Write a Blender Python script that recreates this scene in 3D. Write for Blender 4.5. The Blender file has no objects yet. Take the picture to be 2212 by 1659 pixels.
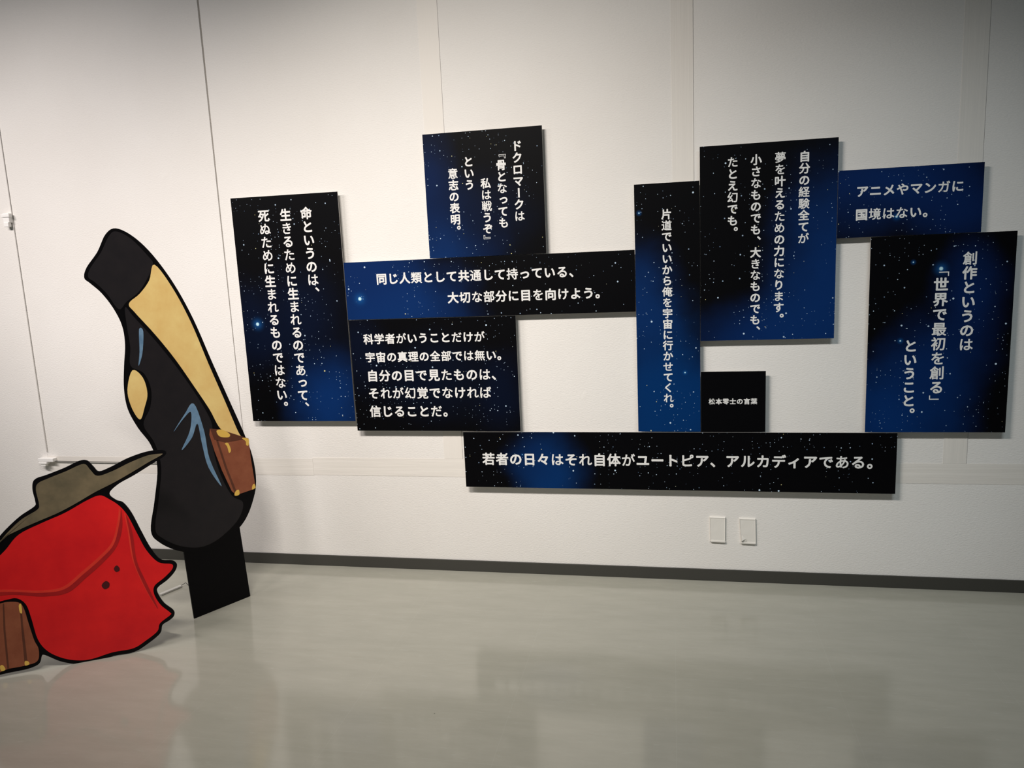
import bpy, bmesh, math, random
from mathutils import Vector, Matrix

scene = bpy.context.scene
COL = scene.collection

# ------------------------------------------------------------------ camera
F_PX = 1683.0
cam_d = bpy.data.cameras.new('camera')
cam_d.sensor_fit = 'HORIZONTAL'
cam_d.sensor_width = 36.0
cam_d.lens = 36.0 * F_PX / 2212.0
cam_d.clip_start = 0.05
cam = bpy.data.objects.new('camera', cam_d)
COL.objects.link(cam)
yaw, pitch, roll = 0.206417, -0.168073, -0.045625
fwd = Vector((-math.sin(yaw) * math.cos(pitch), math.cos(yaw) * math.cos(pitch), math.sin(pitch)))
rgt = Vector((math.cos(yaw), math.sin(yaw), 0.0))
upv = rgt.cross(fwd)
r2 = math.cos(roll) * rgt + math.sin(roll) * upv
u2 = -math.sin(roll) * rgt + math.cos(roll) * upv
M4 = Matrix((r2, u2, -fwd)).transposed().to_4x4()
M4.translation = Vector((0.4809, -3.87, 1.7004))
cam.matrix_world = M4
scene.camera = cam

# ------------------------------------------------------------------ view, world, lights
vs = scene.view_settings
scene.display_settings.display_device = 'sRGB'
vs.view_transform = 'Standard'
vs.look = 'None'
vs.exposure = 0.0
vs.gamma = 1.0
vs.use_curve_mapping = False

w = bpy.data.worlds.new('room_light')
scene.world = w
w.use_nodes = True
bgn = w.node_tree.nodes['Background']
bgn.inputs['Color'].default_value = (0.66, 0.87, 1.0, 1)
bgn.inputs['Strength'].default_value = 0.07


def area(name, loc, target, sx, sy, power, color, spread):
    d = bpy.data.lights.new(name, 'AREA')
    d.shape = 'RECTANGLE'
    d.size = sx
    d.size_y = sy
    d.energy = power
    d.color = color
    d.spread = math.radians(spread)
    o = bpy.data.objects.new(name, d)
    o.location = loc
    o.rotation_euler = (Vector(target) - Vector(loc)).to_track_quat('-Z', 'Y').to_euler()
    COL.objects.link(o)
    return o


# a row of tube lamps in front of the wall: a warm one over the middle, one farther left, and a weak cool one on the right
area('ceiling_tube', (-0.85, -2.5, 3.35), (-0.2, 0.0, 0.4), 1.05, 0.10, 40.0, (1.0, 0.933, 0.872), 100)
area('ceiling_tube_left', (-3.3, -2.5, 3.35), (-2.7, 0.0, 1.2), 2.2, 0.10, 31.0, (1.0, 0.925, 0.90), 85)
area('ceiling_tube_cool', (1.5, -2.5, 3.35), (1.3, 0.0, 0.4), 1.05, 0.10, 4.6, (0.80, 0.93, 1.0), 70)


# ------------------------------------------------------------------ helpers
def srgb(r, g, b):
    def f(c):
        c /= 255.0
        return c / 12.92 if c <= 0.04045 else ((c + 0.055) / 1.055) ** 2.4
    return (f(r), f(g), f(b), 1.0)


def new_mat(name, col, rough=0.6, spec=0.5):
    m = bpy.data.materials.new(name)
    m.use_nodes = True
    b = m.node_tree.nodes['Principled BSDF']
    b.inputs['Base Color'].default_value = col
    b.inputs['Roughness'].default_value = rough
    b.inputs['Specular IOR Level'].default_value = spec
    return m


class NT:
    """small node-building helper"""
    def __init__(self, m):
        self.m = m
        self.t = m.node_tree
        self.n = m.node_tree.nodes
        self.b = self.n['Principled BSDF']

    def node(self, kind, **kw):
        n = self.n.new(kind)
        for k, v in kw.items():
            setattr(n, k, v)
        return n

    def put(self, sock, val):
        if isinstance(val, bpy.types.NodeSocket):
            self.t.links.new(val, sock)
        else:
            sock.default_value = val

    def math(self, op, a, b=0.0, c=0.0, clamp=False):
        n = self.node('ShaderNodeMath', operation=op, use_clamp=clamp)
        self.put(n.inputs[0], a)
        self.put(n.inputs[1], b)
        self.put(n.inputs[2], c)
        return n.outputs[0]

    def vmath(self, op, a, b):
        n = self.node('ShaderNodeVectorMath', operation=op)
        self.put(n.inputs[0], a)
        self.put(n.inputs[1], b)
        return n.outputs['Value'] if op in ('DISTANCE', 'LENGTH') else n.outputs[0]

    def mix(self, fac, a, b, mode='MIX'):
        n = self.node('ShaderNodeMix', data_type='RGBA', blend_type=mode)
        self.put(n.inputs[0], fac)
        self.put(n.inputs[6], a)
        self.put(n.inputs[7], b)
        return n.outputs[2]

    def rng(self, v, a, b, c=0.0, d=1.0, smooth=False):
        n = self.node('ShaderNodeMapRange')
        if smooth:
            n.interpolation_type = 'SMOOTHSTEP'
        self.put(n.inputs[0], v)
        for i, x in enumerate((a, b, c, d)):
            n.inputs[i + 1].default_value = x
        return n.outputs[0]

    def coord(self, scale=(1, 1, 1), loc=(0, 0, 0)):
        tc = self.node('ShaderNodeTexCoord')
        mp = self.node('ShaderNodeMapping')
        mp.inputs['Scale'].default_value = scale
        mp.inputs['Location'].default_value = loc
        self.t.links.new(tc.outputs['Object'], mp.inputs['Vector'])
        return mp.outputs[0]

    def noise(self, vec, scale, detail=3, rough=0.55):
        n = self.node('ShaderNodeTexNoise')
        self.put(n.inputs['Vector'], vec)
        n.inputs['Scale'].default_value = scale
        n.inputs['Detail'].default_value = detail
        n.inputs['Roughness'].default_value = rough
        return n.outputs['Fac']

    def bump(self, h, strength, dist):
        n = self.node('ShaderNodeBump')
        n.inputs['Strength'].default_value = strength
        n.inputs['Distance'].default_value = dist
        self.put(n.inputs['Height'], h)
        self.t.links.new(n.outputs[0], self.b.inputs['Normal'])


def tag(o, label, cat, group=None):
    o['label'] = label
    o['category'] = cat
    if group:
        o['group'] = group
    return o


def bm_box(bm, x0, x1, y0, y1, z0, z1):
    v = [bm.verts.new(p) for p in ((x0, y0, z0), (x1, y0, z0), (x1, y1, z0), (x0, y1, z0),
                                   (x0, y0, z1), (x1, y0, z1), (x1, y1, z1), (x0, y1, z1))]
    for f in ((3, 2, 1, 0), (4, 5, 6, 7), (0, 1, 5, 4), (1, 2, 6, 5), (2, 3, 7, 6), (3, 0, 4, 7)):
        bm.faces.new([v[i] for i in f])


def link_bm(name, bm, mat, parent=None, loc=(0, 0, 0), smooth=False):
    me = bpy.data.meshes.new(name)
    bmesh.ops.recalc_face_normals(bm, faces=bm.faces)
    bm.to_mesh(me)
    bm.free()
    if smooth:
        for p in me.polygons:
            p.use_smooth = True
    me.materials.append(mat)
    o = bpy.data.objects.new(name, me)
    COL.objects.link(o)
    o.location = loc
    if parent:
        o.parent = parent
    return o


def struct(name, bm, mat, parent=None):
    o = link_bm(name, bm, mat, parent)
    o['kind'] = 'structure'
    return o


def bevel(o, wdt, seg=2):
    md = o.modifiers.new('bevel', 'BEVEL')
    md.width = wdt
    md.segments = seg
    md.limit_method = 'ANGLE'
    return o


# ------------------------------------------------------------------ setting: wall, floor, baseboard
def wall_material():
    m = new_mat('embossed_wallpaper', srgb(229, 226, 220), 0.75, 0.25)
    t = NT(m)
    v = t.coord((75, 75, 270))
    weave = t.noise(v, 1.0, 2, 0.5)
    v2 = t.coord((150, 150, 150))
    grain = t.noise(v2, 1.0, 3, 0.6)
    v3 = t.coord((1, 1, 1))
    blot = t.noise(v3, 0.9, 4, 0.6)
    speck = t.noise(t.coord((9, 9, 9)), 1.0, 1, 0.5)
    h = t.math('ADD', t.math('MULTIPLY', weave, 0.7), t.math('MULTIPLY', grain, 0.3))
    h = t.math('ADD', h, t.math('MULTIPLY', t.rng(speck, 0.72, 0.78), 0.25))
    t.bump(h, 0.75, 0.0024)
    c = t.mix(t.rng(blot, 0.3, 0.7), srgb(226, 222, 216), srgb(232, 229, 224))
    vo = t.node('ShaderNodeTexVoronoi')
    t.put(vo.inputs['Vector'], t.coord((3, 3, 3)))
    vo.inputs['Scale'].default_value = 1.0
    sep = t.node('ShaderNodeSeparateColor')
    t.put(sep.inputs[0], vo.outputs['Color'])
    spk = t.math('MULTIPLY', t.math('LESS_THAN', vo.outputs['Distance'], 0.009), t.math('GREATER_THAN', sep.outputs[0], 0.6))
    c = t.mix(t.math('MULTIPLY', spk, 0.45), c, srgb(120, 112, 104))
    t.put(t.b.inputs['Base Color'], c)
    return m


SEAMS = [(-3.1811, 0.0008, 0.0008), (-1.8800, 0.0030, 0.014), (-0.6129, 0.0010, 0.0010), (0.5893, 0.0010, 0.0010), (1.8224, 0.0010, 0.0010)]
WALL_H, WALL_L, WALL_R = 4.0, -6.0, 5.0
wall_mat = wall_material()
bm = bmesh.new()
edges = [(WALL_L, 0.0, 0.0)] + SEAMS + [(WALL_R, 0.0, 0.0)]
for (xa, wa0, wa1), (xb, wb0, wb1) in zip(edges[:-1], edges[1:]):
    # one slab of wallpapered board between two joints (the joint may be wider at the top)
    pts = [(xa + wa0 / 2, 0.58), (xb - wb0 / 2, 0.58), (xb - wb1 / 2, WALL_H), (xa + wa1 / 2, WALL_H)]
    fr = [bm.verts.new((x, 0.0, z)) for x, z in pts]
    bk = [bm.verts.new((x, 0.02, z)) for x, z in pts]
    bm.faces.new(fr)
    bm.faces.new(bk[::-1])
    for i in range(4):
        j = (i + 1) % 4
        bm.faces.new((fr[j], fr[i], bk[i], bk[j]))
bm_box(bm, WALL_L, WALL_R, 0.02, 0.12, 0.0, WALL_H)
bm_box(bm, WALL_L, WALL_R, 0.0, 0.02, 0.0, 0.58)
struct('wall_back', bm, wall_mat)


def floor_material():
    m = new_mat('polished_vinyl', srgb(150, 150, 140), 0.2, 0.5)
    t = NT(m)
    streak = t.noise(t.coord((2.2, 9, 1)), 1.6, 6, 0.65)
    fine = t.noise(t.coord((14, 55, 1)), 1.0, 3, 0.6)
    big = t.noise(t.coord((1, 1, 1)), 1.1, 3, 0.5)
    c = t.mix(t.rng(streak, 0.3, 0.7), srgb(155, 154, 142), srgb(164, 162, 150))
    c = t.mix(t.math('MULTIPLY', t.rng(fine, 0.62, 0.8), 0.35), c, srgb(180, 179, 170))
    # wide tiles with hairline joints
    br = t.node('ShaderNodeTexBrick', offset=0.0, squash=1.0)
    t.put(br.inputs['Vector'], t.coord((1, 1, 1), (0.13, 0.35, 0)))
    br.inputs['Scale'].default_value = 1.0
    br.inputs['Mortar Size'].default_value = 0.0012
    br.inputs['Mortar Smooth'].default_value = 0.3
    br.inputs['Brick Width'].default_value = 0.61
    br.inputs['Row Height'].default_value = 0.61
    br.inputs['Color1'].default_value = (0.0, 0.0, 0.0, 1)
    br.inputs['Color2'].default_value = (0.35, 0.35, 0.35, 1)
    br.inputs['Mortar'].default_value = (0, 0, 0, 1)
    tone = br.outputs['Color']
    c = t.mix(t.math('MULTIPLY', tone, 0.2), c, srgb(146, 145, 134))
    c = t.mix(t.math('MULTIPLY', br.outputs['Fac'], 0.16), c, srgb(178, 177, 168))
    # small dark specks of dirt
    vo = t.node('ShaderNodeTexVoronoi')
    t.put(vo.inputs['Vector'], t.coord((5, 5, 1)))
    vo.inputs['Scale'].default_value = 1.0
    sep = t.node('ShaderNodeSeparateColor')
    t.put(sep.inputs[0], vo.outputs['Color'])
    spk = t.math('MULTIPLY', t.math('LESS_THAN', vo.outputs['Distance'], 0.013), t.math('GREATER_THAN', sep.outputs[0], 0.72))
    c = t.mix(t.math('MULTIPLY', spk, 0.7), c, srgb(70, 68, 62))
    t.put(t.b.inputs['Base Color'], c)
    t.put(t.b.inputs['Roughness'], t.rng(big, 0.3, 0.7, 0.09, 0.15))
    wav = t.noise(t.coord((1.5, 1.5, 1)), 2.0, 2, 0.5)
    t.bump(wav, 0.05, 0.01)
    return m


bm = bmesh.new()
bm_box(bm, WALL_L, WALL_R, -7.0, 0.12, -0.08, 0.0)
struct('floor', bm, floor_material())

bb_mat = new_mat('dark_vinyl_skirting', srgb(60, 59, 54), 0.45, 0.5)
bm = bmesh.new()
bm_box(bm, WALL_L, WALL_R, -0.007, 0.0, 0.0, 0.0633)
bevel(struct('baseboard_back', bm, bb_mat), 0.003)

# ------------------------------------------------------------------ tape strips over the joints
tape_mat = new_mat('smooth_paper_tape', srgb(226, 221, 213), 0.55, 0.4)
t = NT(tape_mat)
wr = t.noise(t.coord((1.2, 1.2, 26)), 1.0, 3, 0.5)
t.bump(wr, 0.45, 0.007)
tape_v = new_mat('smooth_paper_tape_upright', srgb(226, 221, 213), 0.55, 0.4)
t = NT(tape_v)
wr = t.noise(t.coord((26, 2.0, 0.8)), 1.0, 3, 0.5)
t.bump(wr, 0.4, 0.006)


def tape(x0, x1, z0, z1, mat, label):
    bm = bmesh.new()
    bm_box(bm, x0, x1, -0.0013, -0.0002, z0, z1)
    cx, cz = (x0 + x1) / 2, (z0 + z1) / 2
    bmesh.ops.translate(bm, verts=bm.verts, vec=(-cx, 0, -cz))
    o = link_bm('tape_strip', bm, mat, None, (cx, 0, cz))
    tag(o, label, 'tape', 'white tape strips on the wall')


tape(-3.176, -1.4745, 0.526, 0.622, tape_mat, 'short level white tape strip running behind the black and ochre display board')
tape(-1.4735, 4.9, 0.530, 0.629, tape_mat, 'long level white tape strip passing behind the lowest wide black panel')
tape(-0.7150, -0.6145, 0.6295, 3.98, tape_v, 'upright white tape strip above the panel with double brackets')
tape(0.4890, 0.5875, 0.6295, 3.98, tape_v, 'upright white tape strip above the narrow tall panel')
tape(1.7200, 1.8205, 0.6295, 3.98, tape_v, 'upright white tape strip above the small all-blue panel on the right')

# ------------------------------------------------------------------ star-field sign panels
board_mat = new_mat('white_foam_board', srgb(196, 194, 190), 0.7, 0.2)
letter_mat = new_mat('white_lettering', srgb(226, 225, 222), 0.5, 0.3)


def star_material(name, blobs, glows, seed, density=1.0):
    """blobs: (x, z, radius_x, radius_z, colour, strength); glows: (x, z, radius) in metres on the panel"""
    m = new_mat(name, srgb(9, 9, 11), 0.5, 0.06)
    t = NT(m)
    tc = t.node('ShaderNodeTexCoord')
    sx = t.node('ShaderNodeSeparateXYZ')
    t.put(sx.inputs[0], tc.outputs['Object'])
    cb = t.node('ShaderNodeCombineXYZ')
    t.put(cb.inputs[0], sx.outputs[0])
    t.put(cb.inputs[1], sx.outputs[2])
    P = cb.outputs[0]
    warp = t.noise(t.vmath('ADD', P, (seed * 3.1, seed * 1.7, 0.0)), 4.0, 3, 0.5)
    c = srgb(5, 5, 7)
    for (bx, bz, rx, rz, colr, k) in blobs:
        d = t.vmath('SUBTRACT', P, (bx, bz, 0.0))
        d = t.vmath('DIVIDE', d, (rx, rz, 1.0))
        L = t.vmath('LENGTH', d, (0, 0, 0))
        L = t.math('ADD', L, t.math('MULTIPLY_ADD', warp, 0.5, -0.25))
        f = t.rng(L, 1.0, 0.1, 0.0, k, smooth=True)
        c = t.mix(f, c, srgb(colr[0] * 0.65, colr[1] * 0.96, colr[2] * 0.9))
    for (gx, gz, gr) in glows:
        dd = t.vmath('DISTANCE', P, (gx, gz, 0.0))
        halo = t.rng(dd, gr, 0.0)
        halo = t.math('POWER', halo, 2.5)
        c = t.mix(t.math('MULTIPLY', halo, 0.75), c, srgb(25, 95, 165))
        core = t.rng(dd, gr * 0.2, gr * 0.1)
        c = t.mix(core, c, srgb(190, 230, 240))
    cluster = t.noise(t.vmath('ADD', P, (seed * 5.3, 9.0 - seed, 0.0)), 5.0, 2, 0.5)
    for cell, rad, keep, lo in ((0.020, 0.0014, 0.26 * density, 0.50), (0.045, 0.0022, 0.30 * density, 0.42), (0.10, 0.0038, 0.36 * density, 0.0)):
        vo = t.node('ShaderNodeTexVoronoi', voronoi_dimensions='2D')
        t.put(vo.inputs['Vector'], t.vmath('ADD', P, (seed * 1.37, seed * 2.11, 0.0)))
        vo.inputs['Scale'].default_value = 1.0 / cell
        sc = t.node('ShaderNodeSeparateColor')
        t.put(sc.inputs[0], vo.outputs['Color'])
        r = t.math('MULTIPLY_ADD', sc.outputs[1], rad / cell * 0.6, rad / cell * 0.55)
        s = t.math('LESS_THAN', vo.outputs['Distance'], r)
        s = t.math('MULTIPLY', s, t.math('LESS_THAN', sc.outputs[0], keep))
        if lo:
            s = t.math('MULTIPLY', s, t.math('GREATER_THAN', cluster, lo))
        tint = t.mix(t.math('GREATER_THAN', sc.outputs[2], 0.93), srgb(196, 216, 232), srgb(222, 212, 140))
        dim = t.mix(sc.outputs[1], srgb(92, 118, 150), tint)
        c = t.mix(s, c, dim)
    t.put(t.b.inputs['Base Color'], c)
    return m


# ---- glyphs: each character of the built-in font once, thickened, as a small flat mesh
TEXTS = {
    # panel: list of (string, vertical?, first-cell centre, last-cell centre, cells between them)
    'A': [('命というのは、', 1, (0.4215, 1.1015), (0.4275, 0.7595), 6), ('生きるために生まれるのであって、', 1, (0.3055, 1.0985), (0.3115, 0.1445), 15),
          ('死ぬために生まれるものではない。', 1, (0.1815, 1.1000), (0.1875, 0.1470), 15)],
    'B': [('ドクロマークは', 1, (0.4718, 0.5182), (0.4718, 0.1864), 7), ('『骨となっても', 1, (0.3905, 0.4888), (0.3905, 0.1577), 7),
          ('私は戦うぞ』', 1, (0.3093, 0.3516), (0.3093, 0.1330), 5), ('という', 1, (0.2275, 0.4602), (0.2275, 0.3494), 3),
          ('意志の表明。', 1, (0.1457, 0.4079), (0.1457, 0.1861), 5)],
    'D': [('同じ人類として共通して持っている、', 0, (0.2018, 0.2054), (1.1390, 0.2054), 16), ('大切な部分に目を向けよう。', 0, (0.5774, 0.0975), (1.2650, 0.0975), 12)],
    'C': [('科学者がいうことだけが', 0, (0.1016, 0.4919), (0.7004, 0.4919), 11), ('宇宙の真理の全部では無い。', 0, (0.1040, 0.3960), (0.7566, 0.3960), 12),
          ('自分の目で見たものは、', 0, (0.1091, 0.2973), (0.7175, 0.2973), 10), ('それが幻覚でなければ', 0, (0.1091, 0.2034), (0.7166, 0.2034), 10),
          ('信じることだ。', 0, (0.1103, 0.1060), (0.4489, 0.1060), 6)],
    'G': [('片道でいいから俺を宇宙に行かせてくれ。', 1, (0.1500, 1.0528), (0.1500, 0.1693), 18)],
    'H': [('自分の経験全てが', 1, (0.4615, 0.8288), (0.4615, 0.4646), 8), ('夢を叶えるための力になります。', 1, (0.3566, 0.8312), (0.3566, 0.1508), 14),
          ('小さなものでも、大きなものでも、', 1, (0.2514, 0.8282), (0.2514, 0.0959), 15), ('たとえ幻でも。', 1, (0.1477, 0.8243), (0.1477, 0.5604), 6)],
    'I': [('アニメやマンガに', 0, (0.1033, 0.2034), (0.4947, 0.2034), 8), ('国境はない。', 0, (0.1032, 0.1010), (0.3276, 0.1010), 5)],
    'J': [('創作というのは', 1, (0.4152, 0.7927), (0.4152, 0.4076), 7), ('「世界で最初を創る」', 1, (0.3010, 0.7480), (0.3010, 0.2120), 9),
          ('ということ。', 1, (0.1845, 0.4058), (0.1845, 0.1502), 5)],
    'K': [('松本零士の言葉', 0, (0.0520, 0.1514), (0.2485, 0.1514), 7)],
    'F': [('若者の日々はそれ自体がユートピア、アルカディアである。', 0, (0.1302, 0.1533), (1.9343, 0.1533), 26)],
}
FIT = 0.95


def glyph_library():
    chars = sorted({c for ls in TEXTS.values() for l in ls for c in l[0]})
    objs = []
    for c in chars:
        cu = bpy.data.curves.new('glyph', 'FONT')
        cu.body = c
        cu.size = 1.0
        cu.resolution_u = 3
        o = bpy.data.objects.new('glyph', cu)
        COL.objects.link(o)
        objs.append(o)
    bpy.context.view_layer.update()
    dg = bpy.context.evaluated_depsgraph_get()
    lib = {}
    for c, o in zip(chars, objs):
        ev = o.evaluated_get(dg)
        me = ev.to_mesh()
        pts = [(v.co.x - 0.5, v.co.y - 0.37) for v in me.vertices]
        fcs = [tuple(p.vertices) for p in me.polygons]
        # heavy weight: the strokes are thickened by laying the glyph down again in a small ring
        r = 0.0 if c in '『』「」' else 0.033 if len(pts) < 45 else 0.028 if len(pts) < 75 else 0.020
        vs_, fs_ = [], []
        for k in range(9 if r else 1):
            dx, dy = (0, 0) if k == 8 or not r else (r * math.cos(k * math.pi / 4), r * math.sin(k * math.pi / 4))
            o_ = len(vs_)
            vs_ += [(x + dx, y + dy, k * 0.00001) for x, y in pts]
            fs_ += [tuple(o_ + i for i in f) for f in fcs]
        lib[c] = (vs_, fs_)
        ev.to_mesh_clear()
    for o in objs:
        cu = o.data
        bpy.data.objects.remove(o)
        bpy.data.curves.remove(cu)
    return lib


GLYPHS = glyph_library()


def lettering(parent, line, depth):
    s, vert, a, b, n = line
    a, b = Vector(a), Vector(b)
    step = (b - a) / (n - 1)
    size = step.length * FIT
    verts, faces = [], []
    for i, ch in enumerate(s):
        c = a + step * i
        gv, gf = GLYPHS[ch]
        base = len(verts)
        for (x, y, lift) in gv:
            if vert:
                if ch in '、。':
                    x, y = x + 0.60, y + 0.56
                elif ch in 'っ':
                    x, y = x + 0.08, y + 0.08
                elif ch in 'ー『』「」':
                    x, y = y, -x
            verts.append((c.x + x * size, depth - lift, c.y + y * size))
        faces += [tuple(base + k for k in f) for f in gf]
    me = bpy.data.meshes.new('lettering')
    me.from_pydata(verts, [], faces)
    me.materials.append(letter_mat)
    o = bpy.data.objects.new('lettering', me)
    COL.objects.link(o)
    o.parent = parent
    o['label'] = 'line of bold white Japanese text'
    return o


BL, NV = (10, 42, 105), (8, 16, 42)
PANELS = {
    'A': ((-1.7889, -1.1860, 0.8426, 2.0433), [(0.46, 0.12, 0.34, 0.36, (12, 44, 104), 1.0), (0.06, 0.52, 0.25, 0.35, NV, 0.8), (0.35, 0.55, 0.35, 0.4, NV, 0.8)],
          [(0.085, 0.535, 0.055)], 'tall black starry panel with three upright lines of text, nearest the ochre display board'),
    'B': ((-0.7166, -0.1186, 1.6844, 2.2890), [(0.06, 0.06, 0.40, 0.38, (12, 42, 98), 1.0), (0.0, 0.35, 0.22, 0.4, (10, 30, 75), 0.9), (0.3, 0.2, 0.35, 0.3, NV, 0.8)],
          [], 'highest starry panel, with five upright lines of text and thin double brackets'),
    'D': ((-1.1836, 0.3090, 1.3860, 1.6835), [(0.22, 0.06, 0.62, 0.40, (13, 44, 104), 1.0), (0.1, 0.25, 0.4, 0.3, (12, 38, 95), 0.9)],
          [(0.075, 0.108, 0.055)], 'wide two-line panel, blue at its left end, touching the narrow tall panel'),
    'C': ((-1.1800, -0.2871, 0.7900, 1.3850), [(0.45, 0.28, 0.5, 0.3, (9, 14, 34), 0.8), (0.05, 0.45, 0.2, 0.3, NV, 0.6), (0.8, 0.2, 0.2, 0.3, NV, 0.6)],
          [], 'black starry panel with five level lines of text, under the wide two-line panel'),
    'G': ((0.3100, 0.6128, 0.7885, 1.9871), [(0.12, 0.10, 0.45, 0.70, (6, 48, 108), 1.0), (0.02, 0.62, 0.26, 0.42, (11, 44, 102), 0.9), (0.25, 0.1, 0.4, 0.4, (4, 48, 108), 1.0)],
          [(0.022, 1.065, 0.02), (0.23, 0.295, 0.02)], 'narrow tall starry panel with one upright line of text, black fading to blue downwards'),
    'H': ((0.6134, 1.2184, 1.2356, 2.1388), [(0.58, 0.35, 0.36, 0.62, (12, 44, 104), 1.0), (0.35, 0.0, 0.55, 0.28, (11, 40, 98), 0.95), (0.50, 0.10, 0.3, 0.3, (12, 46, 108), 0.8)],
          [], 'large starry panel with four upright lines of text, blue on its right side'),
    'I': ((1.2190, 1.8172, 1.6925, 1.9925), [(0.22, 0.24, 0.55, 0.26, (12, 40, 100), 1.0), (0.5, 0.12, 0.3, 0.25, (11, 36, 92), 0.9), (0.1, 0.1, 0.3, 0.2, (10, 28, 72), 0.7)],
          [(0.25, 0.085, 0.03)], 'small all-blue starry panel with two level lines, beside the four-line panel'),
    'J': ((1.3643, 1.9626, 0.7873, 1.6920), [(0.12, 0.06, 0.42, 0.40, (8, 46, 110), 1.0), (0.30, 0.30, 0.30, 0.38, (10, 40, 98), 0.9), (0.42, 0.62, 0.20, 0.34, (10, 36, 92), 0.9)],
          [(0.298, 0.752, 0.05), (0.182, 0.785, 0.018), (0.140, 0.43, 0.022)], 'large blue and black starry panel with three upright lines of text, farthest to the right'),
    'F': ((-0.5942, 1.5085, 0.4873, 0.7852), [(0.44, 0.06, 0.24, 0.36, (9, 46, 104), 1.0), (0.35, 0.15, 0.2, 0.2, (10, 36, 86), 0.6)],
          [(0.31, 0.178, 0.012)], 'longest level panel with one line of text, lowest on the wall'),
    'K': ((0.6140, 0.9167, 0.7876, 1.0865), None, [], 'small square plain black panel with one tiny line of text and no stars'),
}
black_face = new_mat('plain_black_print', srgb(5, 5, 7), 0.5, 0.06)
THICK = 0.0375
for si, (key, (rect, blobs, glows, label)) in enumerate(PANELS.items()):
    x0, x1, z0, z1 = rect
    wd, ht = x1 - x0, z1 - z0
    g = 0.0006
    bm = bmesh.new()
    bm_box(bm, g, wd - g, -THICK, -THICK + 0.006, g, ht - g)
    root = link_bm('sign_panel', bm, board_mat, None, (x0, 0, z0))
    for bx in (min(0.11, wd * 0.3), wd - min(0.11, wd * 0.3)):
        bm = bmesh.new()
        zi = min(0.10, ht * 0.3)
        bm_box(bm, bx - 0.02, bx + 0.02, -THICK + 0.006, -0.0015, zi, ht - zi)
        link_bm('mounting_batten', bm, board_mat, root)
    tag(root, label, 'sign', 'quotation panels on the wall')
    bm = bmesh.new()
    bm_box(bm, g, wd - g, -THICK - 0.0008, -THICK, g, ht - g)
    fm = star_material('night_sky_print_' + key.lower(), blobs, glows, si + 1.0) if blobs is not None else black_face
    link_bm('printed_face', bm, fm, root)
    for line in TEXTS[key]:
        lettering(root, line, -THICK - 0.0014)

# ------------------------------------------------------------------ papered-over outlets
paper_mat = new_mat('white_masking_paper', srgb(226, 222, 214), 0.6, 0.35)
t = NT(paper_mat)
t.bump(t.noise(t.coord((18, 18, 18)), 1.0, 3, 0.5), 0.35, 0.006)


def outlet(pts, label, flap):
    """a wall plate wrapped in white paper: pillow-edged, slightly crooked"""
    cx = sum(p[0] for p in pts) / 4
    cz = sum(p[1] for p in pts) / 4
    root = bpy.data.objects.new('outlet_cover', None)
    COL.objects.link(root)
    root.location = (cx, 0, cz)
    tag(root, label, 'outlet cover', 'papered outlets low on the wall')
    loc = [(x - cx, z - cz) for x, z in pts]
    bm = bmesh.new()
    rings = []
    for sc_, y in ((1.0, 0.0), (1.0, -0.007), (0.95, -0.011), (0.86, -0.0095), (0.4, -0.009)):
        ring = []
        for i in range(4):
            (xa, za), (xb, zb) = loc[i], loc[(i + 1) % 4]
            for k in range(6):
                f = k / 6
                ring.append(bm.verts.new(((xa + (xb - xa) * f) * sc_, y, (za + (zb - za) * f) * sc_)))
        rings.append(ring)
    for ra, rb in zip(rings[:-1], rings[1:]):
        for i in range(24):
            j = (i + 1) % 24
            bm.faces.new((ra[i], ra[j], rb[j], rb[i]))
    bm.faces.new(rings[-1])
    link_bm('paper_wrap', bm, paper_mat, root, smooth=False)
    bm = bmesh.new()
    lo = [(-0.036, -0.0655), (0.040, -0.067), (0.041, -0.060), (-0.035, -0.058)]
    vs_ = [bm.verts.new((x * 0.93, -0.0116, z)) for x, z in lo] + [bm.verts.new((x * 0.93, -0.004, z)) for x, z in lo]
    for f in ((0, 1, 2, 3), (7, 6, 5, 4), (0, 4, 5, 1), (1, 5, 6, 2), (2, 6, 7, 3), (3, 7, 4, 0)):
        bm.faces.new([vs_[i] for i in f])
    link_bm('folded_edge', bm, paper_mat, root)
    if flap:
        bm = bmesh.new()
        a = [bm.verts.new(p) for p in ((-0.030, -0.0115, -0.055), (-0.004, -0.0108, -0.056), (-0.030, -0.0112, -0.022))]
        b = [bm.verts.new(p) for p in ((-0.033, -0.022, -0.050), (-0.010, -0.013, -0.040), (-0.026, -0.0125, -0.024))]
        bm.faces.new(a)
        bm.faces.new(b)
        for i in range(3):
            j = (i + 1) % 3
            bm.faces.new((a[i], a[j], b[j], b[i]))
        link_bm('loose_corner', bm, paper_mat, root)


outlet([(0.6557, 0.3429), (0.7328, 0.3417), (0.7320, 0.2100), (0.6575, 0.2130)], 'flat white papered outlet cover low on the wall, nearer the ochre display board', False)
outlet([(0.7989, 0.3387), (0.8778, 0.3376), (0.8809, 0.2079), (0.8072, 0.2072)], 'crooked white papered outlet cover with a loose lower corner, beside its flat neighbour', True)

# ------------------------------------------------------------------ cord and clips on the left wall joint
clip_mat = new_mat('white_plastic_clip', srgb(238, 236, 232), 0.4, 0.4)
cord_white = new_mat('white_cord', srgb(214, 210, 204), 0.5, 0.4)
cord_dark = new_mat('grey_cord', srgb(92, 90, 86), 0.5, 0.4)


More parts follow.
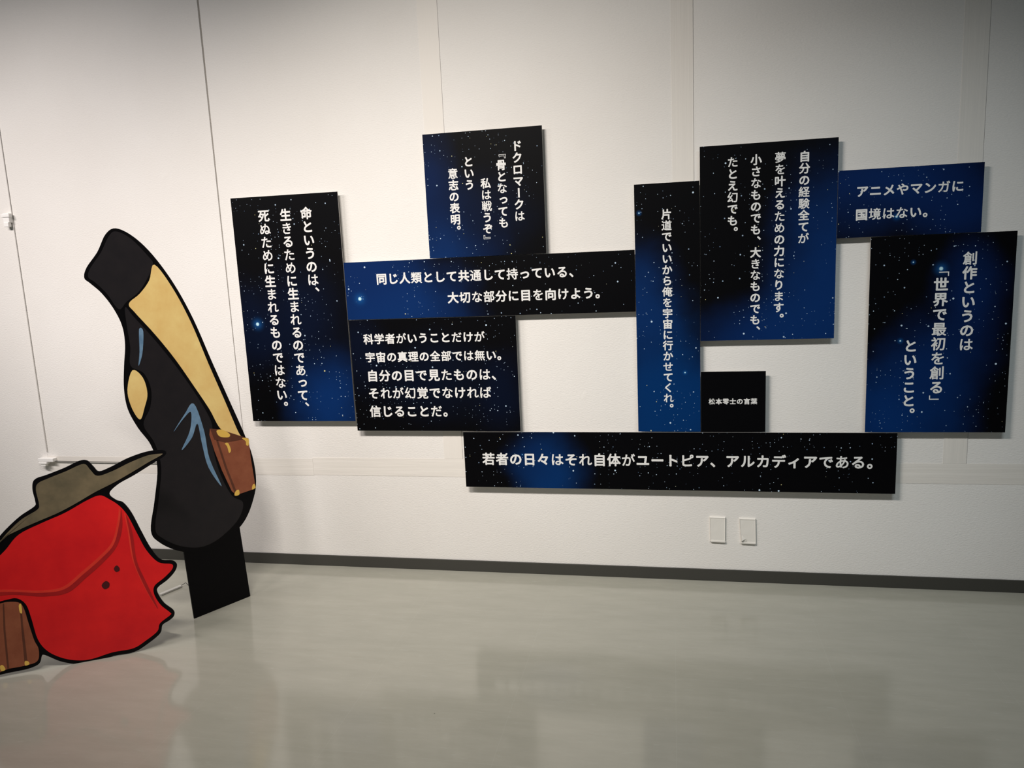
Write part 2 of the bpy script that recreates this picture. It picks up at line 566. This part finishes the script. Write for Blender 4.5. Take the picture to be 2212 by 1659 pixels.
def tube(bm, pts, r, n=8):
    rings = []
    for i, p in enumerate(pts):
        p = Vector(p)
        d = (Vector(pts[min(i + 1, len(pts) - 1)]) - Vector(pts[max(i - 1, 0)])).normalized()
        a = d.orthogonal().normalized()
        if i and (a.dot(pa) < 0.3):
            a = (pa - d * pa.dot(d)).normalized()
        pa = a
        b = d.cross(a)
        rings.append([bm.verts.new(p + (a * math.cos(q) + b * math.sin(q)) * r) for q in (2 * math.pi * k / n for k in range(n))])
    for ra, rb in zip(rings[:-1], rings[1:]):
        for i in range(n):
            j = (i + 1) % n
            bm.faces.new((ra[i], ra[j], rb[j], rb[i]))
    bm.faces.new(rings[0][::-1])
    bm.faces.new(rings[-1])


root = bpy.data.objects.new('wall_cord', None)
COL.objects.link(root)
root.location = (-3.176, -0.012, 0.592)
tag(root, 'thin cord running down the left wall joint and then level behind the red display board', 'cord')
bm = bmesh.new()
tube(bm, [(0, 0.008, 3.35), (0, 0.008, 1.4), (0, 0.006, 0.06)], 0.0028)
link_bm('upright_cord', bm, cord_white, root)
bm = bmesh.new()
tube(bm, [(0.055, 0.0, 0.003), (0.6, 0.0, 0.0), (1.26, 0.002, -0.002)], 0.0026)
o = link_bm('level_cord', bm, cord_dark, root)
o['label'] = 'dark grey level run of cord'


def clip(loc, parts, label):
    r = bpy.data.objects.new('cord_clip', None)
    COL.objects.link(r)
    r.location = loc
    tag(r, label, 'clip', 'white cord clips on the left wall')
    for nm, b_ in parts:
        bm = bmesh.new()
        bm_box(bm, *b_)
        bevel(link_bm(nm, bm, clip_mat, r), 0.003, 3)


clip((-3.185, 0, 2.0), [('clip_body', (-0.030, 0.010, -0.030, -0.0002, -0.010, 0.042)), ('clip_cap', (-0.038, 0.018, -0.036, -0.012, 0.020, 0.038)),
                        ('clip_tongue', (-0.028, 0.004, -0.034, -0.010, -0.034, -0.008))], 'small white clip on the upright cord high on the left wall')
clip((-3.17, 0, 0.594), [('clip_body', (-0.052, 0.052, -0.034, -0.0002, 0.001, 0.022)), ('clip_cap', (-0.046, 0.010, -0.040, -0.010, -0.012, 0.000)),
                         ('clip_tongue', (-0.034, -0.002, -0.036, -0.012, -0.026, -0.011))], 'small white clip where the cord turns level, above the olive part of the red board')

# ------------------------------------------------------------------ free-standing cut-out display boards (plain stand-in prints)
TALL_OUTLINE = [(-0.099,1.886), (-0.027,1.848), (0.05,1.762), (0.132,1.622), (0.203,1.448), (0.268,1.231), (0.329,1.035), (0.384,0.857), (0.417,0.72), (0.419,0.584), (0.386,0.488), (0.331,0.405), (0.258,0.353), (0.159,0.317), (0.066,0.317), (-0.034,0.357), (-0.115,0.424), (-0.147,0.493), (-0.109,0.63), (-0.074,0.778), (-0.088,0.888), (-0.135,0.981), (-0.167,1.074), (-0.17,1.168), (-0.155,1.268), (-0.136,1.365), (-0.136,1.449), (-0.161,1.529), (-0.202,1.602), (-0.244,1.649), (-0.265,1.674), (-0.249,1.718), (-0.194,1.784), (-0.148,1.86)]
TALL_CAP = [(-0.1,1.872), (-0.039,1.838), (0.031,1.752), (0.043,1.718), (0.008,1.656), (-0.039,1.599), (-0.101,1.557), (-0.141,1.527), (-0.182,1.6), (-0.224,1.652), (-0.249,1.676), (-0.234,1.715), (-0.179,1.782), (-0.135,1.852)]
TALL_BAND = [(0.05,1.718), (0.12,1.606), (0.187,1.436), (0.247,1.225), (0.306,1.029), (0.357,0.857), (0.381,0.818), (0.332,0.843), (0.263,0.896), (0.22,1.002), (0.16,1.123), (0.084,1.27), (0.005,1.398), (-0.07,1.504), (-0.092,1.548), (-0.036,1.59), (0.016,1.647)]
TALL_LENS = [(-0.121,1.246), (-0.08,1.206), (-0.07,1.13), (-0.092,1.069), (-0.121,1.017), (-0.15,1.079), (-0.156,1.162)]
TALL_STROKE = [(0.144,1.044), (0.091,1.001), (0.027,0.93), (0.081,0.981), (0.124,1.006), (0.106,0.918), (0.052,0.834), (0.111,0.883), (0.148,0.944), (0.157,0.838), (0.173,0.718), (0.227,0.609), (0.184,0.762), (0.176,0.904)]
TALL_STROKE2 = [(-0.064,1.427), (-0.077,1.326), (-0.091,1.263), (-0.065,1.32), (-0.047,1.416)]
TALL_FIELD = [(-0.111,1.533), (-0.08,1.488), (-0.006,1.382), (0.073,1.254), (0.149,1.112), (0.203,0.992), (0.222,0.918), (0.209,0.827), (0.227,0.681), (0.274,0.549), (0.329,0.497), (0.303,0.43), (0.239,0.381), (0.153,0.345), (0.069,0.341), (-0.024,0.379), (-0.097,0.439), (-0.127,0.494), (-0.092,0.626), (-0.057,0.774), (-0.07,0.893), (-0.108,0.989), (-0.066,1.064), (-0.05,1.148), (-0.073,1.226), (-0.126,1.268), (-0.115,1.352), (-0.116,1.447)]
CASE = [(0.208,0.907), (0.263,0.891), (0.407,0.815), (0.405,0.71), (0.41,0.561), (0.395,0.548), (0.299,0.544), (0.277,0.57), (0.242,0.682), (0.216,0.79), (0.201,0.876)]
CASE_SEAM = [(0.231,0.843), (0.241,0.844), (0.269,0.694), (0.305,0.55), (0.292,0.551), (0.257,0.697)]
CASE_TOP = [(0.208,0.907), (0.267,0.888), (0.407,0.815), (0.278,0.821), (0.222,0.848)]
CASE_HANDLE = [(0.24,0.889), (0.268,0.89), (0.306,0.861), (0.299,0.845), (0.253,0.858)]
GUARD1 = [(0.275,0.817), (0.292,0.816), (0.302,0.778), (0.29,0.766), (0.285,0.798)]
GUARD2 = [(0.371,0.825), (0.406,0.813), (0.401,0.78), (0.389,0.785), (0.389,0.804)]
GUARD3 = [(0.297,0.564), (0.315,0.567), (0.314,0.542), (0.289,0.544)]
GUARD4 = [(0.395,0.57), (0.406,0.574), (0.409,0.554), (0.389,0.549)]
RED_OUTLINE = [(-0.194,0.533), (-0.122,0.577), (-0.064,0.636), (-0.003,0.687), (0.057,0.723), (0.063,0.746), (0.059,0.799), (0.071,0.838), (0.118,0.852), (0.187,0.873), (0.246,0.896), (0.278,0.894), (0.3,0.864), (0.319,0.841), (0.368,0.855), (0.436,0.884), (0.512,0.903), (0.571,0.904), (0.594,0.893), (0.583,0.874), (0.525,0.843), (0.455,0.806), (0.387,0.774), (0.348,0.738), (0.37,0.706), (0.398,0.689), (0.426,0.638), (0.454,0.554), (0.483,0.472), (0.518,0.41), (0.567,0.395), (0.584,0.373), (0.573,0.344), (0.539,0.311), (0.497,0.284), (0.491,0.259), (0.512,0.207), (0.547,0.165), (0.548,0.139), (0.526,0.121), (0.496,0.105), (0.482,0.068), (0.428,0.031), (0.368,0.004), (0.283,0.003), (0.198,-0.009), (0.135,-0.002), (0.074,0.024), (0.02,0.064), (0.007,0.06), (-0.007,0.029), (-0.051,0.016), (-0.121,0.014), (-0.191,0.011), (-0.276,0.013)]
OLIVE = [(-0.178,0.53), (-0.113,0.567), (-0.054,0.626), (0.003,0.674), (0.066,0.707), (0.076,0.732), (0.072,0.79), (0.082,0.82), (0.124,0.837), (0.192,0.858), (0.248,0.879), (0.271,0.878), (0.288,0.85), (0.312,0.822), (0.373,0.836), (0.443,0.864), (0.516,0.886), (0.565,0.888), (0.576,0.883), (0.516,0.855), (0.447,0.82), (0.369,0.783), (0.293,0.752), (0.216,0.714), (0.142,0.682), (0.068,0.658), (-0.013,0.63), (-0.086,0.595), (-0.182,0.502)]
CLOTH = [(-0.2,0.489), (-0.13,0.507), (-0.074,0.549), (-0.015,0.61), (0.076,0.647), (0.168,0.678), (0.253,0.718), (0.309,0.735), (0.345,0.713), (0.382,0.677), (0.41,0.628), (0.438,0.544), (0.467,0.462), (0.509,0.399), (0.558,0.382), (0.568,0.371), (0.558,0.351), (0.524,0.322), (0.483,0.293), (0.477,0.255), (0.498,0.201), (0.532,0.159), (0.533,0.146), (0.487,0.116), (0.472,0.081), (0.422,0.048), (0.366,0.022), (0.281,0.021), (0.196,0.008), (0.137,0.015), (0.08,0.04), (0.031,0.082), (0.002,0.141), (-0.011,0.238), (-0.024,0.303), (-0.055,0.336), (-0.1,0.336), (-0.22,0.331)]
FOLD1 = [(-0.146,0.378), (-0.062,0.366), (0.04,0.343), (0.129,0.343), (0.207,0.396), (0.287,0.456), (0.341,0.51), (0.373,0.6), (0.387,0.661), (0.382,0.578), (0.351,0.498), (0.296,0.44), (0.216,0.378), (0.138,0.325), (0.042,0.326), (-0.063,0.354), (-0.148,0.362)]
FOLD2 = [(0.403,0.634), (0.42,0.551), (0.424,0.418), (0.454,0.305), (0.484,0.195), (0.477,0.201), (0.442,0.299), (0.413,0.416), (0.408,0.548)]
DOT3 = [(0.329,0.4), (0.341,0.413), (0.351,0.401), (0.35,0.388), (0.336,0.384)]
DOT4 = [(0.273,0.334), (0.29,0.35), (0.304,0.339), (0.3,0.32), (0.282,0.315)]
RCASE = [(-0.188,0.308), (-0.118,0.324), (-0.084,0.325), (-0.047,0.314), (-0.033,0.284), (-0.024,0.22), (-0.012,0.14), (0.0,0.095), (-0.009,0.046), (-0.049,0.034), (-0.119,0.033), (-0.222,0.035)]
RCASE_SEAM = [(-0.047,0.312), (-0.04,0.313), (-0.045,0.214), (-0.048,0.038), (-0.06,0.034), (-0.053,0.205)]
RCASE_SEAM2 = [(-0.108,0.322), (-0.103,0.323), (-0.112,0.206), (-0.119,0.035), (-0.126,0.034), (-0.119,0.208)]
RGUARD1 = [(-0.05,0.304), (-0.041,0.307), (-0.042,0.269), (-0.05,0.273)]
RGUARD2 = [(-0.057,0.053), (-0.045,0.05), (-0.042,0.037), (-0.058,0.034)]
RGUARD3 = [(-0.15,0.052), (-0.139,0.052), (-0.133,0.032), (-0.149,0.029)]


def smooth_poly(pts, n=5):
    out = []
    m = len(pts)
    for i in range(m):
        p0, p1, p2, p3 = pts[i - 1], pts[i], pts[(i + 1) % m], pts[(i + 2) % m]
        for k in range(n):
            s = k / n
            out.append(tuple(0.5 * (2 * p1[c] + (p2[c] - p0[c]) * s + (2 * p0[c] - 5 * p1[c] + 4 * p2[c] - p3[c]) * s * s
                                    + (3 * p1[c] - p0[c] - 3 * p2[c] + p3[c]) * s ** 3) for c in (0, 1)))
    return out


def slab(name, pts, front, back, mat, parent, smooth=True, floor_cut=None):
    """flat cut-out of the given outline between two depths (local -Y is the printed side)"""
    pts = smooth_poly(pts) if smooth else list(pts)
    if floor_cut is not None:
        pts = [(x, max(z, floor_cut)) for x, z in pts]
    bm = bmesh.new()
    f = bm.faces.new([bm.verts.new((x, -front, z)) for x, z in pts])
    f.normal_update()
    ex = bmesh.ops.extrude_face_region(bm, geom=[f])
    bmesh.ops.translate(bm, verts=[v for v in ex['geom'] if isinstance(v, bmesh.types.BMVert)], vec=(0, front - back, 0))
    return link_bm(name, bm, mat, parent)


def print_mat(name, ca, cb, scale=14.0, rough=0.5):
    m = new_mat(name, srgb(*ca), rough, 0.3)
    t = NT(m)
    f = t.noise(t.coord((1, 1, 1)), scale, 4, 0.6)
    t.put(t.b.inputs['Base Color'], t.mix(t.rng(f, 0.3, 0.7), srgb(*ca), srgb(*cb)))
    return m


M_edge = new_mat('black_board_edge', srgb(7, 6, 8), 0.5, 0.12)
M_dark = print_mat('soft_black_print', (27, 24, 27), (33, 29, 31))
M_ochre = print_mat('straw_yellow_print', (252, 222, 146), (240, 198, 122), 7.0)
M_slate = print_mat('slate_blue_print', (96, 130, 160), (126, 158, 186), 20.0)
M_case = print_mat('brown_leather_print', (156, 92, 64), (136, 74, 50), 12.0)
M_case2 = print_mat('dark_brown_print', (104, 60, 42), (90, 50, 36), 12.0)
M_brass = new_mat('brass_yellow_print', srgb(240, 196, 92), 0.5, 0.3)
M_red = print_mat('red_print', (232, 32, 32), (208, 22, 28), 5.0)
M_fold = print_mat('dark_red_print', (150, 18, 28), (176, 30, 26), 6.0)
M_glow = print_mat('orange_red_print', (226, 62, 44), (214, 46, 36), 9.0)
M_spot = new_mat('maroon_print', srgb(74, 22, 24), 0.5, 0.3)
M_olive = print_mat('olive_print', (92, 85, 66), (126, 112, 86), 9.0)
M_metal = new_mat('pale_metal', srgb(190, 188, 182), 0.4, 0.5)


def stand(name, origin, d, up, n, label):
    """an Empty whose local X runs along the board's foot, Z up the board, -Y out of its printed side"""
    o = bpy.data.objects.new(name, None)
    COL.objects.link(o)
    m = Matrix((Vector(d), -Vector(n), Vector(up))).transposed().to_4x4()
    m.translation = Vector(origin)
    o.matrix_world = m
    tag(o, label, 'display board', 'cut-out display boards on the floor')
    return o


def strut(parent, x, h, reach, board_back):
    """rear prop: a folding flap of board hinged on the back, its foot on the floor"""
    tilt = math.radians(3.0)
    # floor line behind the board in local coordinates: z = -y * tan(tilt) with y measured backwards
    zf = reach * math.tan(tilt)
    bm = bmesh.new()
    pts = [(board_back, h), (board_back, 0.02), (reach, zf + 0.001), (reach - 0.03, zf + 0.03)]
    va = [bm.verts.new((x - 0.003, y, z)) for y, z in pts]
    vb = [bm.verts.new((x + 0.003, y, z)) for y, z in pts]
    bm.faces.new(va)
    bm.faces.new(vb[::-1])
    for i in range(4):
        j = (i + 1) % 4
        bm.faces.new((va[i], va[j], vb[j], vb[i]))
    link_bm('rear_prop', bm, M_edge, parent)


tall = stand('display_board', (-1.8219, -0.6908, 0.0), (0.4799, 0.8773, 0.0), (-0.0459, 0.0251, 0.9986), (0.8761, -0.4793, 0.0523),
             'tall leaning black and straw yellow cut-out display board with a printed brown suitcase')
slab('base_panel', [(-0.004, 0.0), (0.3017, 0.0), (0.294, 0.42), (-0.008, 0.42)], -0.001, -0.009, M_edge, tall, False)
slab('board', TALL_OUTLINE, 0.001, -0.0005, M_edge, tall)
slab('dark_top_field', TALL_CAP, 0.0020, 0.0012, M_dark, tall)
slab('dark_lower_field', TALL_FIELD, 0.0020, 0.0012, M_dark, tall)
slab('yellow_band', TALL_BAND, 0.0026, 0.0012, M_ochre, tall)
slab('yellow_patch', TALL_LENS, 0.0026, 0.0012, M_ochre, tall)
slab('blue_stroke', TALL_STROKE, 0.0030, 0.0012, M_slate, tall)
slab('blue_stroke', TALL_STROKE2, 0.0030, 0.0012, M_slate, tall)
cs = slab('suitcase_print', CASE, 0.0032, 0.0012, M_case, tall, False)
cs['label'] = 'brown printed suitcase'
slab('suitcase_seam', CASE_SEAM, 0.0036, 0.0030, M_case2, cs, False)
slab('suitcase_top', CASE_TOP, 0.0036, 0.0030, M_case2, cs, False)
slab('suitcase_handle', CASE_HANDLE, 0.0040, 0.0030, M_brass, cs)
for g_ in (GUARD1, GUARD2, GUARD3, GUARD4):
    slab('corner_guard', g_, 0.0040, 0.0030, M_brass, cs)
strut(tall, 0.17, 0.30, 0.16, 0.009)

# the thin stay behind the tall board: a pale bar lying on the floor with a hooked wire up to the board
def to_local(root, pts):
    inv = root.matrix_world.inverted()
    return [inv @ Vector(p) for p in pts]


q = to_local(tall, [(-2.172, -0.470, 0.006), (-2.126, -0.358, 0.006)])
bm = bmesh.new()
d_ = (q[1] - q[0]).normalized()
u_ = to_local(tall, [(-1.8219, -0.6908, 1.0)])[0].normalized()
s_ = d_.cross(u_).normalized()
vs_ = []
for p in q:
    for a_, b_ in ((-0.011, -0.004), (0.011, -0.004), (0.011, 0.004), (-0.011, 0.004)):
        vs_.append(bm.verts.new(p + s_ * a_ + u_ * b_))
for f in ((0, 1, 2, 3), (7, 6, 5, 4), (0, 4, 5, 1), (1, 5, 6, 2), (2, 6, 7, 3), (3, 7, 4, 0)):
    bm.faces.new([vs_[k] for k in f])
o = link_bm('stay_bar', bm, M_metal, tall)
o['label'] = 'pale flat bar on the floor behind the board'
bm = bmesh.new()
tube(bm, to_local(tall, [(-2.126, -0.358, 0.008), (-2.105, -0.345, 0.020), (-2.085, -0.352, 0.010), (-2.05, -0.36, 0.012), (-1.90, -0.46, 0.045), (-1.775, -0.566, 0.06)]), 0.0022, 6)
o = link_bm('stay_wire', bm, cord_dark, tall)
o['label'] = 'thin dark hooked wire'

red = stand('display_board', (-2.2217, -1.2169, 0.0), (0.8646, 0.5024, 0.0), (-0.0263, 0.0453, 0.9986), (0.5017, -0.8635, 0.0523),
            'low wide red and olive cut-out display board with a thick black edge')
slab('board', RED_OUTLINE, 0.001, -0.007, M_edge, red, True, 0.0)
slab('olive_field', OLIVE, 0.0024, 0.0012, M_olive, red)
slab('red_field', CLOTH, 0.0020, 0.0012, M_red, red)
for nm, pts in (('dark_fold', FOLD1), ('dark_fold', FOLD2)):
    slab(nm, pts, 0.0025, 0.0018, M_fold, red)
    slab('light_fold', [(x - 0.006, z + 0.011) for x, z in pts], 0.0023, 0.0018, M_glow, red)
for pts in (DOT3, DOT4):
    slab('dark_spot', pts, 0.0028, 0.0018, M_spot, red)
rc = slab('suitcase_print', RCASE, 0.0026, 0.0012, M_case, red)
rc['label'] = 'brown printed suitcase'
slab('suitcase_seam', RCASE_SEAM, 0.0030, 0.0024, M_case2, rc, False)
slab('suitcase_seam', RCASE_SEAM2, 0.0030, 0.0024, M_case2, rc, False)
for g_ in (RGUARD1, RGUARD2, RGUARD3):
    slab('corner_guard', g_, 0.0034, 0.0024, M_brass, rc)
strut(red, 0.20, 0.40, 0.22, 0.007)
